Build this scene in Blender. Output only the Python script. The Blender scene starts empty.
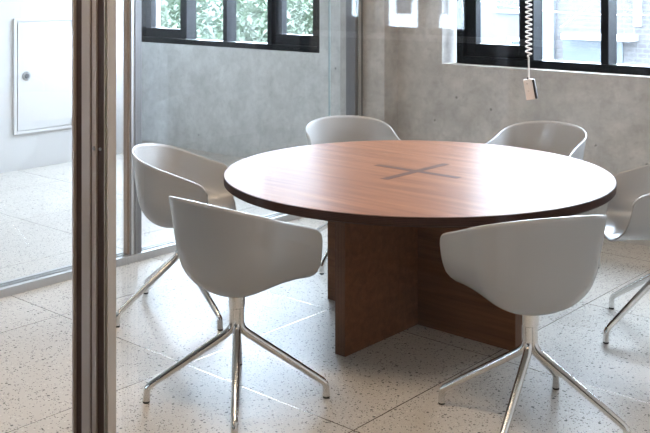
import bpy, bmesh, math, random
from mathutils import Vector, Matrix
random.seed(7)
S = bpy.context.scene
COL = S.collection
PI = math.pi

# ------------------------------------------------------------------ camera, sky, sun, exposure
cam_d = bpy.data.cameras.new('camera')
cam = bpy.data.objects.new('camera', cam_d)
COL.objects.link(cam)
cam.location = (0, 0, 1.6674)
cam.rotation_euler = (PI / 2, 0, math.radians(41.2687))
cam_d.sensor_fit = 'HORIZONTAL'
cam_d.sensor_width = 36.0
cam_d.lens = 53.918
cam_d.shift_y = -0.35985
cam_d.clip_start = 0.05
cam_d.clip_end = 300
S.camera = cam

SKY = 21.0
w = bpy.data.worlds.new('sky'); S.world = w
w.use_nodes = True
bg = w.node_tree.nodes['Background']
bg.inputs[0].default_value = (0.69, 0.83, 1.0, 1)
bg.inputs[1].default_value = SKY

COOL_FILL = 8.0  # strength of the added cool fill in the left room
LAMP = 19.0                      # strength of the ceiling lamps' diffusers
LAMP_COL = (1.0, 0.77, 0.55)

S.view_settings.view_transform = 'Standard'
S.view_settings.look = 'None'
S.view_settings.gamma = 1.0
S.view_settings.use_curve_mapping = False
S.view_settings.exposure = 1.0


def portal(name, cx, cy, cz, sx, sz, facing):
    d = bpy.data.lights.new(name, 'AREA'); d.shape = 'RECTANGLE'; d.size = sx; d.size_y = sz
    d.cycles.is_portal = True
    o = bpy.data.objects.new(name, d); COL.objects.link(o)
    o.location = (cx, cy, cz)
    o.rotation_euler = Vector((0, facing, 0)).to_track_quat('-Z', 'Z').to_euler()


# ------------------------------------------------------------------ materials
class NT:
    def __init__(self, name):
        self.m = bpy.data.materials.new(name); self.m.use_nodes = True
        self.t = self.m.node_tree; self.n = self.t.nodes
        self.b = self.n['Principled BSDF']; self.out = self.n['Material Output']

    def new(self, typ, **kw):
        nd = self.n.new(typ)
        for k, v in kw.items():
            if k.startswith('i_'):
                key = k[2:]
                key = int(key) if key.isdigit() else key.replace('_', ' ')
                nd.inputs[key].default_value = v
            else:
                setattr(nd, k, v)
        return nd

    def link(self, a, b):
        self.t.links.new(a, b)

    def coord(self, scale=(1, 1, 1), rot=(0, 0, 0), kind='Object'):
        c = self.new('ShaderNodeTexCoord'); mp = self.new('ShaderNodeMapping')
        mp.inputs['Scale'].default_value = scale; mp.inputs['Rotation'].default_value = rot
        self.link(c.outputs[kind], mp.inputs[0])
        return mp.outputs[0]

    def noise(self, vec, scale, detail=4, rough=0.55, dist=0):
        n = self.new('ShaderNodeTexNoise'); n.inputs['Scale'].default_value = scale
        n.inputs['Detail'].default_value = detail; n.inputs['Roughness'].default_value = rough
        n.inputs['Distortion'].default_value = dist
        self.link(vec, n.inputs['Vector'])
        return n.outputs['Fac']

    def ramp(self, fac, stops):
        r = self.new('ShaderNodeValToRGB')
        el = r.color_ramp.elements
        while len(el) > 1:
            el.remove(el[-1])
        for i, (p, c) in enumerate(stops):
            e = el[0] if i == 0 else el.new(p)
            e.position = p
            e.color = (c[0], c[1], c[2], 1) if hasattr(c, '__len__') else (c, c, c, 1)
        self.link(fac, r.inputs[0])
        return r.outputs[0]

    def math(self, op, a, b=None, clamp=False):
        m = self.new('ShaderNodeMath'); m.operation = op; m.use_clamp = clamp
        for i, x in enumerate((a, b)):
            if x is None:
                continue
            if isinstance(x, (int, float)):
                m.inputs[i].default_value = x
            else:
                self.link(x, m.inputs[i])
        return m.outputs[0]

    def mix(self, fac, a, b, mode='MIX'):
        m = self.new('ShaderNodeMix'); m.data_type = 'RGBA'; m.blend_type = mode
        for i, x in ((0, fac), (6, a), (7, b)):
            if isinstance(x, (int, float)):
                m.inputs[i].default_value = x
            elif isinstance(x, (tuple, list)):
                m.inputs[i].default_value = (x[0], x[1], x[2], 1)
            else:
                self.link(x, m.inputs[i])
        return m.outputs[2]

    def bump(self, h, strength=0.2, dist=0.01):
        b = self.new('ShaderNodeBump'); b.inputs['Strength'].default_value = strength
        b.inputs['Distance'].default_value = dist
        self.link(h, b.inputs['Height']); self.link(b.outputs[0], self.b.inputs['Normal'])

    def set(self, **kw):
        for k, v in kw.items():
            s = self.b.inputs[k.replace('_', ' ')]
            if isinstance(v, bpy.types.NodeSocket):
                self.link(v, s)
            else:
                s.default_value = (v[0], v[1], v[2], 1) if isinstance(v, tuple) else v
        return self.m


def simple(name, col, rough=0.5, metal=0.0, **kw):
    t = NT(name)
    v = t.coord()
    n = t.noise(v, 60, 2)
    c = t.mix(t.math('MULTIPLY', n, 0.10), col, tuple(x * 0.8 for x in col))
    return t.set(Base_Color=c, Roughness=rough, Metallic=metal, **kw)


def mat_concrete(name, base, warm):
    t = NT(name)
    v = t.coord()
    big = t.noise(v, 1.1, 6, 0.6, 0.4)
    mid = t.noise(v, 5.0, 8, 0.65, 0.2)
    fine = t.noise(v, 70, 3, 0.6)
    grain = t.noise(v, 19, 6, 0.7, 0.3)
    vs = t.coord((6, 6, 0.5))
    streak = t.noise(vs, 1.3, 4, 0.5)
    d = tuple(x * 0.62 for x in base); l = tuple(min(1, x * 1.32) for x in base)
    c = t.ramp(mid, [(0.32, d), (0.5, base), (0.66, l)])
    c2 = t.ramp(big, [(0.32, tuple(x * 0.72 for x in warm)), (0.66, tuple(min(1, x * 1.22) for x in warm))])
    c = t.mix(0.5, c, c2)
    c = t.mix(t.math('MULTIPLY', streak, 0.25), c, d)
    c = t.mix(t.math('MULTIPLY', t.math('SUBTRACT', fine, 0.4, True), 0.35), c, l)
    c = t.mix(t.math('MULTIPLY', t.math('SUBTRACT', grain, 0.46, True), 2.2, True), c, d)
    # bug holes
    vo = t.new('ShaderNodeTexVoronoi'); vo.inputs['Scale'].default_value = 5.5
    t.link(v, vo.inputs['Vector'])
    hole = t.math('LESS_THAN', vo.outputs['Distance'], 0.055)
    gate = t.math('GREATER_THAN', t.noise(v, 2.2, 2), 0.55)
    hole = t.math('MULTIPLY', hole, gate)
    c = t.mix(t.math('MULTIPLY', hole, 0.7), c, tuple(x * 0.25 for x in base))
    t.bump(mid, 0.12, 0.02)
    return t.set(Base_Color=c, Roughness=0.75)


def mat_terrazzo():
    t = NT('terrazzo')
    v = t.coord()
    big = t.noise(v, 1.3, 4)
    base = t.ramp(big, [(0.3, (0.48, 0.445, 0.405)), (0.7, (0.55, 0.52, 0.475))])
    fine = t.noise(v, 120, 3)
    base = t.mix(t.math('MULTIPLY', fine, 0.25), base, (0.40, 0.36, 0.31))
    cols = [(70, 0.24, (0.62, 0.60, 0.55), 0.40), (46, 0.22, (0.030, 0.027, 0.025), 0.36), (76, 0.25, (0.060, 0.050, 0.043), 0.44), (120, 0.29, (0.04, 0.037, 0.034), 0.44)]
    for sc, th, cc, keep in cols:
        vo = t.new('ShaderNodeTexVoronoi'); vo.inputs['Scale'].default_value = sc
        t.link(v, vo.inputs['Vector'])
        sep = t.new('ShaderNodeSeparateColor'); t.link(vo.outputs['Color'], sep.inputs[0])
        k = t.math('LESS_THAN', sep.outputs[0], keep)
        size = t.math('MULTIPLY', sep.outputs[1], th)
        size = t.math('ADD', size, th * 0.35)
        warp = t.math('ADD', vo.outputs['Distance'], t.math('MULTIPLY', t.math('SUBTRACT', t.noise(v, sc * 2.2, 2), 0.5), 0.22))
        m = t.math('MULTIPLY', t.math('LESS_THAN', warp, size), k)
        base = t.mix(t.math('MULTIPLY', m, 0.92), base, cc)
    # divider strips every 0.952 m
    sx = t.new('ShaderNodeSeparateXYZ'); t.link(v, sx.inputs[0])
    def strip(o, off):
        a = t.math('ADD', o, off)
        a = t.math('DIVIDE', a, 0.952)
        a = t.math('FRACT', a)
        a = t.math('ABSOLUTE', t.math('SUBTRACT', a, 0.5))
        return t.math('GREATER_THAN', a, 0.5 - 0.0021)
    j = t.math('MAXIMUM', strip(sx.outputs[0], 2.312 + 0.952 * 20), strip(sx.outputs[1], -2.795 + 0.952 * 20))
    base = t.mix(j, base, (0.20, 0.15, 0.11))
    rough = t.math('ADD', t.math('MULTIPLY', t.noise(v, 9, 3), 0.08), 0.30)
    rough = t.math('SUBTRACT', rough, t.math('MULTIPLY', j, 0.14))
    return t.set(Base_Color=base, Specular_IOR_Level=0.2, Roughness=rough, Metallic=t.math('MULTIPLY', j, 0.8))


def mat_wood(name, rot, dark, midc, light, rough, sc=1.0, spec=0.5):
    t = NT(name)
    v = t.coord((1.2 * sc, 16 * sc, 16 * sc), rot)
    v2 = t.coord((0.8 * sc, 60 * sc, 60 * sc), rot)
    g1 = t.noise(v, 1.6, 6, 0.6, 0.5)
    g2 = t.noise(v2, 2.0, 4, 0.6)
    f = t.math('ADD', t.math('MULTIPLY', g1, 0.7), t.math('MULTIPLY', g2, 0.3))
    c = t.ramp(f, [(0.32, dark), (0.5, midc), (0.68, light)])
    if spec < 0.12:                      # oiled top: a weak satin sheen over matt wood
        t.n.remove(t.b)
        ge = t.new('ShaderNodeNewGeometry')
        vm = t.new('ShaderNodeVectorMath'); vm.operation = 'DOT_PRODUCT'
        t.link(ge.outputs['Normal'], vm.inputs[0]); t.link(ge.outputs['Incoming'], vm.inputs[1])
        p = t.math('POWER', t.math('SUBTRACT', 1.0, t.math('ABSOLUTE', vm.outputs['Value']), True), 5.0)
        f = t.math('ADD', t.math('MULTIPLY', p, 0.33), 0.02)
        di = t.new('ShaderNodeBsdfDiffuse'); t.link(c, di.inputs[0])
        gl = t.new('ShaderNodeBsdfGlossy'); gl.inputs['Roughness'].default_value = rough
        mx = t.new('ShaderNodeMixShader')
        t.link(f, mx.inputs[0]); t.link(di.outputs[0], mx.inputs[1]); t.link(gl.outputs[0], mx.inputs[2])
        t.link(mx.outputs[0], t.out.inputs[0])
        return t.m
    return t.set(Base_Color=c, Roughness=rough, Specular_IOR_Level=spec)


def mat_ply(name, axis, period, a, b):
    t = NT(name)
    v = t.coord()
    s = t.new('ShaderNodeSeparateXYZ'); t.link(v, s.inputs[0])
    o = s.outputs[axis]
    fr = t.math('FRACT', t.math('DIVIDE', t.math('ADD', o, 10.0), period))
    n = t.noise(t.coord((3, 3, 90)), 3, 3)
    f = t.math('ADD', fr, t.math('MULTIPLY', t.math('SUBTRACT', n, 0.5), 0.5))
    c = t.ramp(f, [(0.1, a), (0.45, b), (0.55, a), (0.95, b)])
    return t.set(Base_Color=c, Roughness=0.5, Specular_IOR_Level=0.1)


def mat_glass(name, tint):
    t = NT(name)
    t.n.remove(t.b)
    ge = t.new('ShaderNodeNewGeometry')
    vm = t.new('ShaderNodeVectorMath'); vm.operation = 'DOT_PRODUCT'
    t.link(ge.outputs['Normal'], vm.inputs[0]); t.link(ge.outputs['Incoming'], vm.inputs[1])
    c = t.math('ABSOLUTE', vm.outputs['Value'])
    p = t.math('POWER', t.math('SUBTRACT', 1.0, c, True), 5.0)
    f = t.math('ADD', t.math('MULTIPLY', p, 0.96), 0.04)
    tr = t.new('ShaderNodeBsdfTransparent'); tr.inputs[0].default_value = (*tint, 1)
    gl = t.new('ShaderNodeBsdfGlossy'); gl.inputs['Roughness'].default_value = 0.0
    gl.inputs['Color'].default_value = (1, 1, 1, 1)
    mx = t.new('ShaderNodeMixShader')
    t.link(f, mx.inputs[0]); t.link(tr.outputs[0], mx.inputs[1]); t.link(gl.outputs[0], mx.inputs[2])
    t.link(mx.outputs[0], t.out.inputs[0])
    return t.m


def mat_emit(name, col, st):
    t = NT(name)
    return t.set(Base_Color=(0.8, 0.8, 0.8), Emission_Color=col, Emission_Strength=st)


def mat_brick(name, c1, c2, mortar, sx):
    t = NT(name)
    c = t.new('ShaderNodeTexCoord')
    sp = t.new('ShaderNodeSeparateXYZ'); t.link(c.outputs['Object'], sp.inputs[0])
    cb = t.new('ShaderNodeCombineXYZ')
    t.link(t.math('ADD', sp.outputs[0], sp.outputs[1]), cb.inputs[0]); t.link(sp.outputs[2], cb.inputs[1])
    b = t.new('ShaderNodeTexBrick')
    b.inputs['Color1'].default_value = (*c1, 1); b.inputs['Color2'].default_value = (*c2, 1)
    b.inputs['Mortar'].default_value = (*mortar, 1); b.inputs['Scale'].default_value = sx
    b.inputs['Mortar Size'].default_value = 0.03
    t.link(cb.outputs[0], b.inputs['Vector'])
    n = t.noise(c.outputs['Object'], 0.9, 5)
    col = t.mix(t.math('MULTIPLY', n, 0.3), b.outputs['Color'], tuple(x * 0.8 for x in c1))
    return t.set(Base_Color=col, Roughness=0.85)


M = {}
M['concrete_in'] = mat_concrete('concrete_warm', (0.48, 0.465, 0.445), (0.465, 0.445, 0.42))
M['concrete_out'] = mat_concrete('concrete_skylit', (0.63, 0.64, 0.63), (0.62, 0.625, 0.615))  # same concrete as inside, with cool skylight put into its colour
M['concrete_dark'] = mat_concrete('concrete_shaded', (0.05, 0.046, 0.042), (0.05, 0.045, 0.04))  # rear walls made near black to dim their reflection in the front glass
M['dim_floor'] = simple('added_dark_floor', (0.045, 0.042, 0.04), 0.95)
M['terrazzo'] = mat_terrazzo()
M['white_wall'] = simple('white_paint', (0.62, 0.61, 0.60), 0.6)
M['panel_white'] = simple('white_enamel', (0.66, 0.65, 0.64), 0.35)
M['ceiling'] = simple('ceiling_paint', (0.78, 0.77, 0.74), 0.8)
M['top'] = mat_wood('walnut_top', (0, 0, math.radians(-14)), (0.140, 0.052, 0.022), (0.215, 0.086, 0.038), (0.29, 0.125, 0.060), 0.37, 0.8, 0.10)
M['inlay'] = mat_wood('walnut_dark', (0, 0, math.radians(40)), (0.055, 0.024, 0.015), (0.08, 0.035, 0.022), (0.10, 0.045, 0.028), 0.37, 1.0, 0.10)
M['base_x'] = mat_wood('walnut_panel', (0, 0, 0), (0.105, 0.040, 0.015), (0.16, 0.063, 0.025), (0.215, 0.090, 0.038), 0.42, 1.0, 0.15)
M['base_y'] = mat_wood('walnut_panel_cross', (0, 0, PI / 2), (0.105, 0.040, 0.015), (0.16, 0.063, 0.025), (0.215, 0.090, 0.038), 0.42, 1.0, 0.15)
M['edge'] = mat_ply('walnut_edge', 2, 0.0135, (0.022, 0.010, 0.007), (0.055, 0.025, 0.016))
M['ply_x'] = mat_ply('ply_end_x', 0, 0.018, (0.09, 0.042, 0.025), (0.19, 0.10, 0.06))
M['ply_y'] = mat_ply('ply_end_y', 1, 0.018, (0.09, 0.042, 0.025), (0.19, 0.10, 0.06))
M['shell'] = simple('grey_polypropylene', (0.39, 0.385, 0.38), 0.27)
M['alu'] = simple('polished_aluminium', (0.74, 0.73, 0.71), 0.17, 1.0)
M['glide'] = simple('black_rubber', (0.02, 0.02, 0.02), 0.6)
M['anthracite'] = simple('anthracite_frame', (0.006, 0.0075, 0.010), 0.33, Specular_IOR_Level=0.12)
M['bronze'] = simple('bronze_anodised', (0.20, 0.145, 0.115), 0.36, 0.75)
M['bronze_shaded'] = simple('shaded_bronze', (0.085, 0.048, 0.034), 0.45, 0.3)  # shaded facets of the bronze post, shade put into the colour
M['bronze_lit'] = simple('lit_bronze', (0.72, 0.64, 0.57), 0.45, 0.2)  # lighter copy of the bronze, light on its facets put into the colour
M['brown_frame'] = simple('brown_anodised', (0.34, 0.27, 0.215), 0.45, 0.2)
M['gap_black'] = simple('matt_black', (0.008, 0.007, 0.007), 0.7)
M['silver'] = simple('silver_anodised', (0.50, 0.50, 0.50), 0.35, 0.7)
M['grey_metal'] = simple('grey_anodised', (0.20, 0.20, 0.21), 0.38, 0.6)
M['glass'] = mat_glass('clear_glass', (0.975, 0.98, 0.985))
M['glass_front'] = mat_glass('front_glass', (0.985, 0.985, 0.98))
M['glass_window'] = mat_glass('window_glass', (0.98, 0.985, 0.985))
M['silicone'] = simple('glass_edge_joint', (0.42, 0.52, 0.54), 0.25)
M['white_plastic'] = simple('white_plastic', (0.86, 0.85, 0.83), 0.4)
M['black_plastic'] = simple('black_plastic', (0.012, 0.012, 0.014), 0.4)
M['leaf'] = simple('leaf_green', (0.022, 0.040, 0.016), 0.6)
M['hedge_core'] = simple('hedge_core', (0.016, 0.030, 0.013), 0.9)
M['bark'] = simple('bark', (0.16, 0.12, 0.09), 0.9)
M['brick'] = mat_brick('pale_brick', (0.050, 0.047, 0.047), (0.038, 0.035, 0.037), (0.068, 0.070, 0.072), 2.2)
M['render_white'] = simple('white_render', (0.30, 0.31, 0.32), 0.8)
M['render_bright'] = simple('bright_render', (0.80, 0.82, 0.84), 0.8)
M['render_grey'] = simple('grey_render', (0.062, 0.068, 0.075), 0.8)
M['blue_glass'] = simple('shop_glass', (0.028, 0.038, 0.050), 0.25)
M['cable'] = simple('cable_grey', (0.5, 0.5, 0.52), 0.5)
M['ground'] = simple('street_paving', (0.13, 0.13, 0.13), 0.9)
M['cool_fill'] = mat_emit('cool_fill_diffuser', (0.80, 0.92, 1.0), COOL_FILL)
M['lamp'] = mat_emit('lamp_diffuser', LAMP_COL, LAMP)


# ------------------------------------------------------------------ mesh helpers
def box(bm, x0, x1, y0, y1, z0, z1, bevel=0.0, seg=2):
    vs = [bm.verts.new((x, y, z)) for x in (x0, x1) for y in (y0, y1) for z in (z0, z1)]
    fs = []
    for q in ((0, 1, 3, 2), (4, 6, 7, 5), (0, 4, 5, 1), (2, 3, 7, 6), (0, 2, 6, 4), (1, 5, 7, 3)):
        fs.append(bm.faces.new([vs[i] for i in q]))
    if bevel:
        es = list({e for f in fs for e in f.edges})
        bmesh.ops.bevel(bm, geom=es, offset=bevel, segments=seg, affect='EDGES', profile=0.5)


def prism(bm, pts, z0, z1):
    lo = [bm.verts.new((x, y, z0)) for x, y in pts]; hi = [bm.verts.new((x, y, z1)) for x, y in pts]
    n = len(pts)
    bm.faces.new(lo[::-1]); bm.faces.new(hi)
    for i in range(n):
        bm.faces.new((lo[i], lo[(i + 1) % n], hi[(i + 1) % n], hi[i]))


def lathe(bm, prof, cx=0, cy=0, n=48):
    rings = []
    for r, z in prof:
        rings.append([bm.verts.new((cx + max(r, 1e-5) * math.cos(2 * PI * i / n), cy + max(r, 1e-5) * math.sin(2 * PI * i / n), z)) for i in range(n)])
    for a, b in zip(rings, rings[1:]):
        for i in range(n):
            bm.faces.new((a[i], a[(i + 1) % n], b[(i + 1) % n], b[i]))
    bmesh.ops.remove_doubles(bm, verts=bm.verts[:], dist=1e-4)


def tube(bm, pts, radii, n=14, cap=True):
    pts = [Vector(p) for p in pts]
    if not hasattr(radii, '__len__'):
        radii = [radii] * len(pts)
    rings = []
    up = None
    for i, p in enumerate(pts):
        t = (pts[min(i + 1, len(pts) - 1)] - pts[max(i - 1, 0)]).normalized()
        if up is None:
            up = t.orthogonal().normalized()
        else:
            up = (up - t * up.dot(t)).normalized()
        sd = t.cross(up)
        rings.append([bm.verts.new(p + (up * math.cos(2 * PI * k / n) + sd * math.sin(2 * PI * k / n)) * radii[i]) for k in range(n)])
    for a, b in zip(rings, rings[1:]):
        for k in range(n):
            bm.faces.new((a[k], a[(k + 1) % n], b[(k + 1) % n], b[k]))
    if cap:
        bm.faces.new(rings[0][::-1]); bm.faces.new(rings[-1])


def smooth_path(pts, rads, it=3):
    pts = [Vector(p) for p in pts]; rads = list(rads)
    for _ in range(it):
        np_, nr = [pts[0]], [rads[0]]
        for i in range(len(pts) - 1):
            a, b = pts[i], pts[i + 1]
            np_ += [a.lerp(b, 0.25), a.lerp(b, 0.75)]
            nr += [rads[i] * 0.75 + rads[i + 1] * 0.25, rads[i] * 0.25 + rads[i + 1] * 0.75]
        np_.append(pts[-1]); nr.append(rads[-1])
        pts, rads = np_, nr
    return pts, rads


def build(name, bm, mats, parent=None, smooth=False, loc=None):
    if smooth != 'keep':
        for f in bm.faces:
            f.smooth = bool(smooth)
    bmesh.ops.recalc_face_normals(bm, faces=bm.faces[:]) if smooth != 'keep' else None
    me = bpy.data.meshes.new(name); bm.to_mesh(me); bm.free()
    for m in (mats if isinstance(mats, (list, tuple)) else [mats]):
        me.materials.append(M[m])
    if smooth is True:
        me.set_sharp_from_angle(angle=math.radians(38))
    o = bpy.data.objects.new(name, me); COL.objects.link(o)
    if parent:
        o.parent = parent
    if loc:
        o.location = loc
    return o


def tag(o, label, cat, group=None, kind=None):
    if kind:
        o['kind'] = kind
    if label:
        o['label'] = label
    if cat:
        o['category'] = cat
    if group:
        o['group'] = group
    return o


def thing(name, label, cat, loc=(0, 0, 0), rz=0, group=None, kind=None):
    o = bpy.data.objects.new(name, None); COL.objects.link(o)
    o.empty_display_size = 0.1
    o.location = loc; o.rotation_euler = (0, 0, rz)
    return tag(o, label, cat, group, kind)


def boxes(name, mat, lst, parent=None, bevel=0.0, kind=None):
    bm = bmesh.new()
    for b in lst:
        box(bm, *b, bevel=bevel)
    o = build(name, bm, mat, parent)
    if kind:
        o['kind'] = kind
    return o


# ------------------------------------------------------------------ the setting
YL, YR, YB, YG = 6.45, 5.97, -5.40, 1.45      # facade inner faces, rear wall, front glass
XW, XP, XR = -7.75, -4.70, 0.30               # white wall, side partition, right wall
ZC = 3.20

boxes('floor', 'terrazzo', [(-9.6, 3.0, 1.30, 6.9, -0.3, 0)], kind='structure')
boxes('floor_rear', 'dim_floor', [(-9.6, 3.0, YB - .3, 1.30, -0.3, 0)], kind='structure')  # unseen dark floor covering added to keep reflections in the front glass dim
boxes('ceiling', 'ceiling', [(-9.6, 3.0, YB - .3, 6.9, ZC, ZC + 0.3)], kind='structure')

LX0, LX1, LZ0, LZ1 = -8.30, -5.725, 1.04, 3.00       # opening of window 1
RX0, RX1, RZ0, RZ1 = -4.09, -1.20, 1.07, 3.00        # opening of window 2
boxes('wall_left', 'concrete_out', [(-9.6, -4.93, YL, YL + .3, 0, LZ0), (-9.6, -4.93, YL, YL + .3, LZ1, ZC),
                                    (-9.6, LX0, YL, YL + .3, LZ0, LZ1), (LX1, -4.93, YL, YL + .3, LZ0, LZ1)], kind='structure')
boxes('wall_right', 'concrete_in', [(-4.50, XR, YR, YR + .45, 0, RZ0), (-4.50, XR, YR, YR + .45, RZ1, ZC),
                                    (-4.50, RX0, YR, YR + .45, RZ0, RZ1), (RX1, XR, YR, YR + .45, RZ0, RZ1)], kind='structure')
boxes('trim_1', 'concrete_in', [(-4.93, -4.495, 5.80, YL + .3, 0, ZC)], kind='structure')          # concrete pilaster
boxes('trim_2', 'concrete_in', [(-4.135, -1.2, YR - .004, YR, 1.019, 1.069)], kind='structure')    # cast band under the sill
boxes('wall_side', 'white_wall', [(XW - .1, XW, YB, 5.93, 0, ZC), (-9.6, -9.5, YB, YL, 0, ZC)], kind='structure')
boxes('wall_end', 'white_wall', [(XR, XR + .15, YG - .05, YR + .45, 0, ZC)], kind='structure')
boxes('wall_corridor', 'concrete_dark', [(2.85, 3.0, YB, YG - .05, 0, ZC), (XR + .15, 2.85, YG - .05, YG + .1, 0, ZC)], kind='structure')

# rear wall with three narrow windows (they show as reflections in the front glass)
RW = [(-7.20, -6.83, 1.25), (-6.66, -6.02, 1.15), (-5.98, -5.44, 1.15)]
bm = bmesh.new()
xs = XW
for x0, x1, z0 in RW:
    box(bm, xs, x0, YB - .3, YB, 0, ZC)
    box(bm, x0, x1, YB - .3, YB, 0, z0); box(bm, x0, x1, YB - .3, YB, 2.6, ZC)
    xs = x1
box(bm, xs, 3.0, YB - .3, YB, 0, ZC)
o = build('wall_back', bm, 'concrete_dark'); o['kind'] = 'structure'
boxes('trim_3', 'white_wall', [(XW, -4.0, YB, YB + .12, 1.06, 1.12)], kind='structure')
for i, (x0, x1, z0) in enumerate(RW):
    wn = thing('window_%d' % (i + 3), None, None, ((x0 + x1) / 2, YB - .045, z0), kind='structure')
    hw = (x1 - x0) / 2; H = 2.6 - z0
    boxes('frame', 'anthracite', [(-hw, -hw + .035, -.04, .04, 0, H), (hw - .035, hw, -.04, .04, 0, H),
                                  (-hw + .035, hw - .035, -.04, .04, 0, .04), (-hw + .035, hw - .035, -.04, .04, H - .04, H)], wn)
    boxes('pane', 'glass_window', [(-hw + .035, hw - .035, -.004, .004, .04, H - .04)], wn)


def ribbon_window(name, yf, x0, x1, z0, z1, mulls, sashes):
    """frame front face at yf; mulls = front faces (xa, xb); sashes = glass openings (xa, xb) inside bays"""
    wn = thing(name, None, None, ((x0 + x1) / 2, yf, z0), kind='structure')
    ox, oy, oz = wn.location
    D = 0.13
    FZ = 0.055
    L = lambda a: [(b[0] - ox, b[1] - ox, b[2] - oy, b[3] - oy, b[4] - oz, b[5] - oz) for b in a]
    fl = 0.055
    boxes('frame', 'anthracite', L([(x0, x0 + fl, yf, yf + D, z0, z1), (x1 - fl, x1, yf, yf + D, z0, z1),
                                    (x0 + fl, x1 - fl, yf, yf + D, z0, z0 + FZ), (x0 + fl, x1 - fl, yf, yf + D, z1 - FZ, z1)]), wn, 0.003)
    edges = [x0 + fl] + [v for m in mulls for v in m] + [x1 - fl]
    bays = list(zip(edges[0::2], edges[1::2]))
    for a, b in mulls:
        boxes('mullion', 'anthracite', L([(a, b, yf, yf + D, z0 + FZ, z1 - FZ)]), wn, 0.003)
    for i, (a, b) in enumerate(bays):
        if i in sashes:
            sw = 0.085
            sb = 0.095
            s = boxes('sash', 'anthracite', L([(a + .002, a + sw, yf + .045, yf + .115, z0 + FZ, z1 - FZ), (b - sw, b - .002, yf + .045, yf + .115, z0 + FZ, z1 - FZ),
                                               (a + sw, b - sw, yf + .045, yf + .115, z0 + FZ, z0 + FZ + sb), (a + sw, b - sw, yf + .045, yf + .115, z1 - FZ - .07, z1 - FZ)]), wn, 0.003)
            boxes('pane', 'glass_window', L([(a + sw, b - sw, yf + .085, yf + .093, z0 + FZ + sb, z1 - FZ - .07)]), s)
        else:
            boxes('pane', 'glass_window', L([(a, b, yf + .112, yf + .12, z0 + FZ, z1 - FZ)]), wn)


ribbon_window('window_1', YL + .02, LX0, LX1, LZ0, LZ1, [(-7.605, -7.535), (-7.00, -6.945), (-6.395, -6.335)], (0, 3))
ribbon_window('window_2', YR + .10, RX0 + .06, RX1, RZ0, RZ1, [(-3.445, -3.39), (-2.89, -2.835), (-2.26, -2.205)], (0, 3))
portal('window_portal', (LX0 + LX1) / 2, YL + .25, 2.02, 2.6, 2.0, -1)
portal('window_portal', (RX0 + RX1) / 2, YR + .42, 2.03, 2.9, 2.0, -1)

# ------------------------------------------------------------------ side glass partition
sp = thing('glass_partition', 'clear glass partition with grey floor rail and slim mullion left of the table', 'glass partition', (XP, 3.0, 0))
def rel(b, o): return (b[0] - o[0], b[1] - o[0], b[2] - o[1], b[3] - o[1], b[4], b[5])
po = sp.location
bm = bmesh.new()
for b in [(-4.80, -4.68, YG, 5.80, 0, .030), (-4.715, -4.68, YG, 5.80, .030, .044), (-4.757, -4.737, YG, 5.80, .030, .044), (-4.80, -4.775, YG, 5.80, .030, .044)]:
    box(bm, *rel(b, po))
build('floor_rail', bm, 'silver', sp)
boxes('head_rail', 'silver', [rel((-4.80, -4.68, YG, 5.80, ZC - .05, ZC), po)], sp)
ml = boxes('mullion', 'brown_frame', [rel((-4.753, -4.715, 3.585, 3.655, .044, ZC - .05), po)], sp, 0.003)
boxes('cover_strip', 'silver', [rel((-4.715, -4.695, 3.60, 3.625, .044, ZC - .05), po)], ml)
boxes('dark_strip', 'grey_metal', [rel((-4.715, -4.69, 3.625, 3.672, .044, ZC - .05), po)], ml)
boxes('pane', 'glass', [rel((-4.751, -4.741, 3.655, 5.452, .044, ZC - .05), po)], sp)
boxes('pane', 'glass', [rel((-4.751, -4.741, 5.464, 5.70, .044, ZC - .05), po)], sp)
boxes('pane', 'glass', [rel((-4.751, -4.741, YG + .05, 3.585, .044, ZC - .05), po)], sp)
boxes('glass_joint', 'silicone', [rel((-4.752, -4.740, 5.452, 5.464, .044, ZC - .05), po)], sp)
wc = boxes('wall_channel', 'grey_metal', [rel((-4.79, -4.70, 5.70, 5.795, .044, ZC - .05), po)], sp, 0.003)
boxes('cover_strip', 'silver', [rel((-4.70, -4.692, 5.735, 5.765, .044, ZC - .05), po)], wc)

# ------------------------------------------------------------------ front glass and its bronze post
fp = thing('bronze_post', 'tall bronze aluminium door post close to the camera at left', 'door post', (-2.05, YG, 0))
qx, qy = -2.05, YG
PB = [('jamb', 'bronze_lit', -2.121, -2.113, 1.440, 1.464), ('jamb', 'bronze_shaded', -2.113, -2.080, 1.447, 1.464), ('jamb', 'bronze_lit', -2.080, -2.045, 1.440, 1.464),  # one bronze post: light and shade of its facets painted as strip colours
      ('bead', 'bronze_shaded', -2.045, -2.037, 1.444, 1.464), ('stile', 'bronze_lit', -2.037, -2.020, 1.441, 1.464), ('stile', 'bronze_shaded', -2.020, -1.9865, 1.445, 1.464),
      ('lip', 'bronze_lit', -1.9865, -1.982, 1.440, 1.464), ('gap_black', 'gap_black', -1.982, -1.9745, 1.446, 1.464), ('door_edge', 'bronze_lit', -1.9745, -1.9695, 1.440, 1.464)]  # shade in the gap beside the lip is painted as a black strip
for nm, mt, a, b, c, d in PB:
    boxes(nm, mt, [(a - qx, b - qx, c - qy, d - qy, 0, ZC)], fp)
for zz in (1.255, 0.285):
    bm = bmesh.new()
    tube(bm, [(-2.028 - qx, 1.4415 - qy, zz), (-2.028 - qx, 1.4385 - qy, zz)], [0.006, 0.0045], 12)
    tube(bm, [(-2.008 - qx, 1.446 - qy, zz), (-2.008 - qx, 1.4425 - qy, zz)], [0.005, 0.0035], 12)
    build('screw', bm, 'silver', fp, True)
fg = thing('glass_wall', 'large front glass pane to the right of the bronze post with faint window reflections', 'glass wall', (-0.85, YG, 0))
boxes('pane', 'glass_front', [(-1.975 + .85, XR + .85, .035, .045, .04, ZC - .04)], fg)
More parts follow.
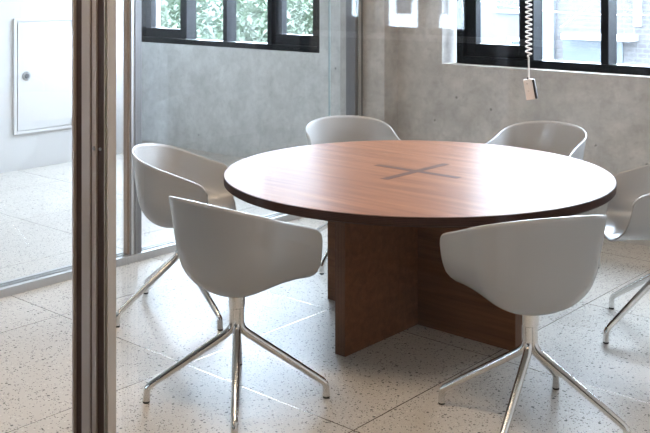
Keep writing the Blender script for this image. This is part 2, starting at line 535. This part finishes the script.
boxes('floor_rail', 'bronze_lit', [(-1.975 + .85, XR + .85, 0, .08, 0, .04)], fg)
boxes('head_rail', 'bronze_lit', [(-1.975 + .85, XR + .85, 0, .08, ZC - .04, ZC)], fg)

# rear corridor partition (behind the camera, seen only as a reflection)
rp = thing('glass_partition', 'dark railed glass partition across the corridor behind the viewpoint', 'glass partition', (-3.0, -1.4, 0))
boxes('floor_rail', 'gap_black', [(-1.35, 4.6, -.04, .04, 0, .09)], rp)
boxes('head_rail', 'grey_metal', [(-1.35, 4.6, -.04, .04, ZC - .06, ZC)], rp)
for x in (-1.35, .4, 2.2, 4.0):
    boxes('post', 'grey_metal', [(x - .035, x + .035, -.04, .04, .09, ZC - .06)], rp)
for a, b in ((-1.315, .365), (.435, 2.165), (2.235, 3.965)):
    boxes('pane', 'glass', [(a, b, -.005, .005, .09, ZC - .06)], rp)

# ------------------------------------------------------------------ ceiling lamps (above the frame)
def lamp(x, y, lx, ly, label, m='lamp', group='linear warm ceiling lights'):
    t = thing('ceiling_light', label, 'light', (x, y, ZC), group=group)
    boxes('housing', 'white_plastic', [(-lx / 2, lx / 2, -ly / 2, ly / 2, -.05, 0)], t)
    boxes('diffuser', m, [(-lx / 2 + .02, lx / 2 - .02, -ly / 2 + .02, ly / 2 - .02, -.06, -.05)], t)
lamp(-2.3, 2.3, 1.9, .26, 'long warm ceiling light over the front side of the round table')
lamp(-2.8, 4.6, 2.6, .11, 'long warm ceiling light over the window side of the round table')
lamp(-6.3, 3.6, .30, 3.6, 'added unseen cool fill light over the pale floor left of the glass partition', 'cool_fill', 'added cool fill lights')  # invented lamp, lifts the brightness of the left room
lamp(-1.4, 0.3, 1.6, .17, 'added unseen warm fill light over the corridor')  # invented lamp, brightens the post and the chair backs

# ------------------------------------------------------------------ access panel on the white wall
ap = thing('access_panel', 'white square metal access panel with a round lock on the white wall', 'panel', (XW, 4.97, 0.32))
bm = bmesh.new()
y0, y1, z0, z1 = -.32, .32, 0.0, 1.03
fw = .03
for b in [(0, .018, y0, y0 + fw, z0, z1), (0, .018, y1 - fw, y1, z0, z1), (0, .018, y0 + fw, y1 - fw, z0, z0 + fw), (0, .018, y0 + fw, y1 - fw, z1 - fw, z1)]:
    box(bm, *b, bevel=.002)
build('frame', bm, 'panel_white', ap)
dr = boxes('door', 'panel_white', [(0, .022, y0 + fw + .004, y1 - fw - .004, z0 + fw + .004, z1 - fw - .004)], ap, .002)
bm = bmesh.new()
tube(bm, [(.022, -.20, .515), (.030, -.20, .515)], [.042, .038], 28)
lk = build('lock', bm, 'silver', dr, True)
bm = bmesh.new()
tube(bm, [(.030, -.20, .515), (.040, -.20, .515)], [.022, .019], 20)
build('lock_cylinder', bm, 'grey_metal', dr, True)
for zz in (.06, .97):
    bm = bmesh.new()
    tube(bm, [(.026, .285, zz - .03), (.026, .285, zz + .03)], .010, 12)
    build('hinge', bm, 'silver', dr, True)

# ------------------------------------------------------------------ round table
TX, TY = -2.820, 3.895
R = 0.943
tb = thing('round_table', 'large round walnut meeting table on a crossed panel base', 'table', (TX, TY, 0))
bm = bmesh.new()
lathe(bm, [(0, .698), (R - .006, .698), (R, .703), (R, .737), (R - .003, .740), (0, .740)], n=160)
bmesh.ops.recalc_face_normals(bm, faces=bm.faces[:])
for f in bm.faces:
    f.material_index = 0 if f.normal.z > .9 else 1
build('tabletop', bm, ['top', 'edge'], tb, True)
bm = bmesh.new()
a, L1, L2 = .021, .25, .26
pl = [(-a, -L2), (a, -L2), (a, -a), (L1, -a), (L1, a), (a, a), (a, L2), (-a, L2), (-a, a), (-L1, a), (-L1, -a), (-a, -a)]
prism(bm, pl, .7395, .7406)
build('cross_inlay', bm, 'inlay', tb)
def leg_panel(b, side_mat, ply, axis):
    bm = bmesh.new(); box(bm, *b, bevel=.0025)
    bmesh.ops.recalc_face_normals(bm, faces=bm.faces[:])
    for f in bm.faces:
        f.material_index = 1 if abs(f.normal[axis]) > .8 else 0
    build('leg_panel', bm, [side_mat, ply], tb)
leg_panel((-.030, .030, -.580, .580, 0, .698), 'base_y', 'ply_x', 1)
leg_panel((-.555, -.030, -.030, .030, 0, .698), 'base_x', 'ply_y', 0)
leg_panel((.030, .570, -.030, .030, 0, .698), 'base_x', 'ply_y', 0)

# ------------------------------------------------------------------ shell chairs
PROF = [(0, .431), (.03, .4313), (.06, .434), (.10, .4435), (.14, .460), (.172, .480), (.202, .507), (.226, .540), (.238, .575), (.246, .605), (.258, .680), (.275, .775), (.288, .86)]


def interp(tab, x):
    if x <= tab[0][0]:
        return tab[0][1]
    for (a, b), (c, d) in zip(tab, tab[1:]):
        if x <= c:
            return b + (d - b) * (x - a) / (c - a)
    return tab[-1][1]


Z_OF_W = PROF
W_OF_Z = [(z, w_) for w_, z in PROF]


def sstep(a, b, x):
    t = max(0, min(1, (x - a) / (b - a))); return t * t * (3 - 2 * t)


def shell_mesh():
    bm = bmesh.new()
    NA, NV = 48, 34
    vc = 0.5
    YC = -.03
    RC = .04
    def plan(s, wv, yf):
        """s in -1..1 from left front to right front; wv half width"""
        sg = 1 if s >= 0 else -1
        q = abs(s)
        k = wv / .292
        if q < .62:
            th = q / .62 * PI / 2
            x = wv * math.sin(th) ** .90
            y = YC - .214 * k * math.cos(th) ** .93
        else:
            u = (q - .62) / .38
            u = u ** 0.92
            x = wv * (1 + .13 * u * u); y = YC + (yf - YC) * u
        return sg * x, y
    def front(z, wv):
        if wv < .207:
            return interp([(0, .272), (.10, .265), (.16, .250), (.207, .231)], wv)
        return interp([(.49, .228), (.53, .218), (.60, .202), (.69, .188)], z)
    def ztop(y):
        z = .838 - .338 * (y + .250)
        e = .192 - y
        if e < RC:
            e = max(e, 0)
            z -= RC - math.sqrt(max(0, RC * RC - (RC - e) ** 2))
        return z
    rows = []
    for iv in range(NV + 1):
        v = iv / NV
        row = []
        for ia in range(-NA, NA + 1):
            s = ia / NA
            # cluster samples near the front corners
            if abs(s) > .62:
                u = (abs(s) - .62) / .38
                u = 1 - (1 - u) ** 1.8
                s = math.copysign(.62 + .38 * u, s)
            if v <= vc:
                q = v / vc
                wv = .235 * q ** .9
                z = interp(Z_OF_W, wv)
                x, y = plan(s, wv, front(z, wv))
                zz = (.026 * sstep(-.02, .12, y) - .016 * sstep(.18, .272, y)) * max(0, 1 - wv / .215)
                z += zz
            else:
                q = (v - vc) / (1 - vc)
                zb = interp(Z_OF_W, .235)
                z = zb + .15 * q
                for _ in range(4):
                    wv = interp(W_OF_Z, z)
                    x, y = plan(s, wv, front(z, wv))
                    z = zb + (ztop(y) - zb) * q
                # round the rear rim slightly outward
            row.append(bm.verts.new((x, y, z)))
        rows.append(row)
    n = 2 * NA
    for iv in range(NV):
        a, b = rows[iv], rows[iv + 1]
        for i in range(n):
            bm.faces.new((a[i], b[i], b[i + 1], a[i + 1]))
    bmesh.ops.remove_doubles(bm, verts=bm.verts[:], dist=4e-4)
    for _ in range(2):
        bmesh.ops.smooth_vert(bm, verts=[v_ for v_ in bm.verts if not v_.is_boundary], factor=.5, use_axis_x=True, use_axis_y=True, use_axis_z=True)
    bmesh.ops.recalc_face_normals(bm, faces=bm.faces[:])
    bm.normal_update()
    lowest = min(bm.faces, key=lambda f: f.calc_center_median().z)
    if lowest.normal.z > 0:
        bmesh.ops.reverse_faces(bm, faces=bm.faces[:])
    for f in bm.faces:
        f.smooth = True
    return bm


def make_chair():
    t = thing('shell_chair', '', 'chair')
    sh = build('seat_shell', shell_mesh(), 'shell', t, 'keep')
    md = sh.modifiers.new('thickness', 'SOLIDIFY'); md.thickness = .0075; md.offset = -1; md.use_even_offset = True
    base = bpy.data.objects.new('swivel_base', None)
    bm = bmesh.new()
    lathe(bm, [(0, .372), (.030, .372), (.0325, .375), (.0325, .432), (.030, .4335), (0, .4335)], n=32)
    hub = build('hub', bm, 'alu', t, True)
    for k in range(4):
        bm = bmesh.new()
        a = PI / 4 + k * PI / 2
        ca, sa = math.cos(a), math.sin(a)
        prof = [(.0150, .374, .0140), (.0150, .335, .0142), (.0150, .300, .0150), (.030, .276, .0165), (.075, .246, .0165), (.20, .164, .0155), (.325, .082, .0140), (.355, .060, .0135), (.3575, .035, .0130), (.358, .008, .0140)]
        pts, rad = smooth_path([(r * ca, r * sa, z) for r, z, _ in prof], [q for _, _, q in prof], 2)
        tube(bm, pts, rad, 14)
        lg = build('leg', bm, 'alu', t, True)
        bm = bmesh.new()
        lathe(bm, [(0, 0), (.0125, 0), (.0135, .002), (.0135, .008), (0, .008)], .358 * ca, .358 * sa, 20)
        build('foot_glide', bm, 'glide', lg, True)
    bpy.data.objects.remove(base)
    return t


def copy_tree(o, parent=None):
    c = o.copy(); COL.objects.link(c)
    if parent:
        c.parent = parent
    for ch in [x for x in bpy.data.objects if x.parent == o]:
        copy_tree(ch, c)
    return c


chair0 = make_chair()
# (x, y, facing angle of the seat, facing angle of the base, label)
CH = [(-2.829, 2.690, 90, 90, 'grey shell chair nearest the bronze post with its back turned, on a four star base'),
      (-1.845, 3.278, 147.5, 147.5, 'grey shell chair at front right turned away in front of the table base'),
      (-3.812, 3.235, 36, 36, 'grey shell chair at far left beside the glass partition mullion, showing its curved inside'),
      (-3.755, 4.525, -34, -34, 'grey shell chair behind the table in front of the concrete pilaster'),
      (-2.810, 5.070, -90, -90, 'grey shell chair behind the table under the hanging white controller'),
      (-1.853, 4.570, 214, 202, 'grey shell chair cut off by the right edge of the photo')]
for i, (x, y, fa, ba, lb) in enumerate(CH):
    c = chair0 if i == 0 else copy_tree(chair0)
    c.location = (x, y, 0); c.rotation_euler = (0, 0, math.radians(ba - 90))
    c['label'] = lb; c['group'] = 'shell chairs around the round table'
    if fa != ba:
        for ch in c.children:
            if ch.name.startswith('seat_shell'):
                ch.rotation_euler = (0, 0, math.radians(fa - ba))

# ------------------------------------------------------------------ hanging controller
HX, HY = -2.612, 4.626
hc = thing('hanging_controller', 'small white handset hanging on a white coiled cord above the table edge', 'controller', (HX, HY, ZC))
bm = bmesh.new()
zt, zb_, pitch, rr = 0.0, 1.270 - ZC, .0262, .0150
n = int((zt - zb_ - .05) / pitch * 14)
pts = [(0, 0, zt), (0, 0, zt - .03)]
for i in range(n + 1):
    a = i / 14 * 2 * PI
    k = min(1, i / 10, (n - i) / 10 + .12)
    pts.append((rr * k * math.cos(a), rr * k * math.sin(a), zt - .05 - (zt - .05 - zb_) * i / n))
tube(bm, pts, .0042, 8)
build('coiled_cord', bm, 'white_plastic', hc, True)
bm = bmesh.new()
tube(bm, [(0, 0, zb_), (0.0005, 0, 1.22 - ZC), (0, 0, 1.148 - ZC)], .0048, 10)
build('straight_cord', bm, 'white_plastic', hc, True)
bm = bmesh.new()
box(bm, -.024, .024, -.014, .014, -.110, 0, bevel=.004)
hs = build('handset', bm, 'white_plastic', hc, True)
hs.location = (-.006, 0, 1.152 - ZC)
hs.rotation_euler = (math.radians(4), math.radians(-9), math.radians(18))
boxes('dark_back', 'black_plastic', [(.0245, .036, -.0135, .0135, -.108, -.004)], hs, .003)
for zz in (-.022, -.062):
    bm = bmesh.new()
    tube(bm, [(-.004, -.0138, zz), (-.004, -.0165, zz)], [.006, .005], 14)
    build('button', bm, 'panel_white', hs, True)
bm = bmesh.new(); tube(bm, [(.002, 0, -.001), (.005, 0, .009)], [.008, .006], 12)
build('strain_relief', bm, 'black_plastic', hs, True)

# ------------------------------------------------------------------ outside
GZ = -3.4
tag(boxes('street_ground', 'ground', [(-60, 70, 7.0, 60, GZ - .3, GZ)]), None, None, kind='structure')


def crown_mesh(seed, n=4200, rx=1.55, rz=2.2):
    rnd = random.Random(seed)
    bm = bmesh.new()
    blobs = []
    for _ in range(16):
        a = rnd.uniform(0, 2 * PI); r = rnd.uniform(0, 1) ** .5 * rx * .7
        blobs.append((r * math.cos(a), r * math.sin(a), rnd.uniform(-rz * .75, rz * .75), rnd.uniform(.55, 1.0)))
    for _ in range(n):
        bx, by, bz, br = rnd.choice(blobs)
        d = Vector((rnd.gauss(0, 1), rnd.gauss(0, 1), rnd.gauss(0, 1))).normalized()
        p = Vector((bx, by, bz)) + d * br * rnd.uniform(.6, 1.05)
        q = Matrix.Rotation(rnd.uniform(0, 6.28), 3, 'Z') @ Matrix.Rotation(rnd.uniform(-1.0, 1.0), 3, 'X')
        l = rnd.uniform(.06, .11)
        vs = [bm.verts.new(p + q @ Vector(c)) for c in ((0, -l, 0), (l * .45, 0, .02), (0, l, 0), (-l * .45, 0, .02))]
        bm.faces.new(vs)
    return bm


def tree(x, y, seed, label):
    t = thing('leafy_tree', label, 'tree', (x, y, GZ), group='trees outside the left window')
    c = build('crown', crown_mesh(seed), 'leaf', t, 'keep', (0, 0, 2.9))
    bm = bmesh.new()
    tube(bm, [(0, 0, 0), (.05, 0, 1.5), (0, .05, 2.6), (0, 0, 4.0)], [.16, .13, .09, .03], 10)
    build('trunk', bm, 'bark', t, True)
tree(-15.6, 13.0, 1, 'green leafy tree behind the leftmost casement pane of the left window')
tree(-18.0, 16.2, 2, 'green leafy tree behind the left fixed pane of the left window')
tree(-10.9, 10.6, 3, 'green leafy tree behind the right fixed pane of the left window')
tree(-17.7, 19.2, 4, 'green leafy tree behind the rightmost casement pane of the left window')

hg = thing('clipped_hedge', 'tall pale green hedge filling the view behind the trees of the left window', 'hedge', (-25.5, 22, GZ))
rnd = random.Random(5)
bm = bmesh.new()
for _ in range(12000):
    p = Vector((rnd.uniform(-8, 8), rnd.uniform(-.6, .6), rnd.uniform(.1, 5.3) ))
    q = Matrix.Rotation(rnd.uniform(0, 6.28), 3, 'Z') @ Matrix.Rotation(rnd.uniform(-1.2, 1.2), 3, 'X')
    l = rnd.uniform(.10, .18)
    bm.faces.new([bm.verts.new(p + q @ Vector(c)) for c in ((0, -l, 0), (l * .5, 0, .02), (0, l, 0), (-l * .5, 0, .02))])
build('foliage', bm, 'leaf', hg, 'keep')
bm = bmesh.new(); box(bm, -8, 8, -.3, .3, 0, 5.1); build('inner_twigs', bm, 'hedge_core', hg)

bb = thing('brick_building', 'pale brick building with white canopy across the street outside the right window', 'building', (-10, 22, GZ))
boxes('wall', 'brick', [(-1.66, 7.5, 0, 6, 0, 5.5)], bb)
boxes('corner_column', 'render_grey', [(-2.15, -1.66, -.12, 6, 0, 5.5)], bb)
boxes('side_wing', 'render_grey', [(-7.2, -2.15, 1.0, 7, 0, 5.4)], bb)
boxes('canopy', 'render_white', [(-1.26, .46, -.5, 0, 3.70, 3.84)], bb)
boxes('shop_window', 'blue_glass', [(-1.45, .1, -.04, 0, 1.0, 3.66)], bb)
boxes('downpipe', 'render_white', [(.40, .55, -.12, 0, 4.05, 5.45)], bb)
for x, z0, z1 in ((-3.1, 2.9, 3.6), (-3.55, 4.25, 5.2), (-5.7, 3.6, 5.2), (2.2, 3.2, 4.9), (4.0, 3.2, 4.9)):
    f = boxes('window', 'render_white', [(x - .45, x + .45, (.92 if x < -2 else -.08), (1.0 if x < -2 else 0), z0, z1)], bb)
    boxes('pane', 'blue_glass', [(x - .36, x + .36, (.90 if x < -2 else -.10), (.92 if x < -2 else -.08), z0 + .1, z1 - .1)], f)
def cable(p, q, sag, label):
    bm = bmesh.new()
    p, q = Vector(p), Vector(q)
    pts = [p.lerp(q, i / 20) - Vector((0, 0, sag * 4 * (i / 20) * (1 - i / 20))) for i in range(21)]
    tube(bm, pts, .012, 8)
    tag(build('overhead_cable', bm, 'cable', None, True), label, 'cable', 'overhead cables')
cable((-14, 20.5, 1.4), (-5, 20.5, 1.4), .45, 'pale overhead cable sagging nearly level across the right window view')
cable((-10.95, 20.9, .62), (-9.3, 20.9, 1.9), .02, 'pale overhead cable rising diagonally outside the right window')

lb = thing('sky_block_terrace', 'added unseen dark terrace right of the brick building, blocking reflected sky', 'building', (14, 23, GZ))  # put in out of view to stop sky reflecting in the side partition
boxes('wall', 'brick', [(-16, 40, 0, 6, 0, 5.6)], lb)
boxes('cornice', 'render_grey', [(-16, 40, -.25, 0, 5.2, 5.6)], lb)
for k in range(10):
    f = boxes('window', 'render_grey', [(-14 + k * 5, -12.6 + k * 5, -.06, 0, 2.4, 4.4)], lb)
    boxes('pane', 'blue_glass', [(-13.9 + k * 5, -12.7 + k * 5, -.08, -.06, 2.5, 4.3)], f)

rb = boxes('rear_building', 'render_bright', [(-7, 7, -4, 0, 0, 9)], None, 0, 'structure')  # white building facing the rear windows, mirrored in the front glass
rb.location = (-9, YB - 6, GZ)
for x in (-4.14, -3.32, -2.50, -1.68, -.86, -.04):
    f = boxes('window', 'render_grey', [(x - .15, x + .15, 0, .05, 4.50, 6.2)], rb)
    boxes('pane', 'blue_glass', [(x - .12, x + .12, .05, .07, 4.54, 6.14)], f)
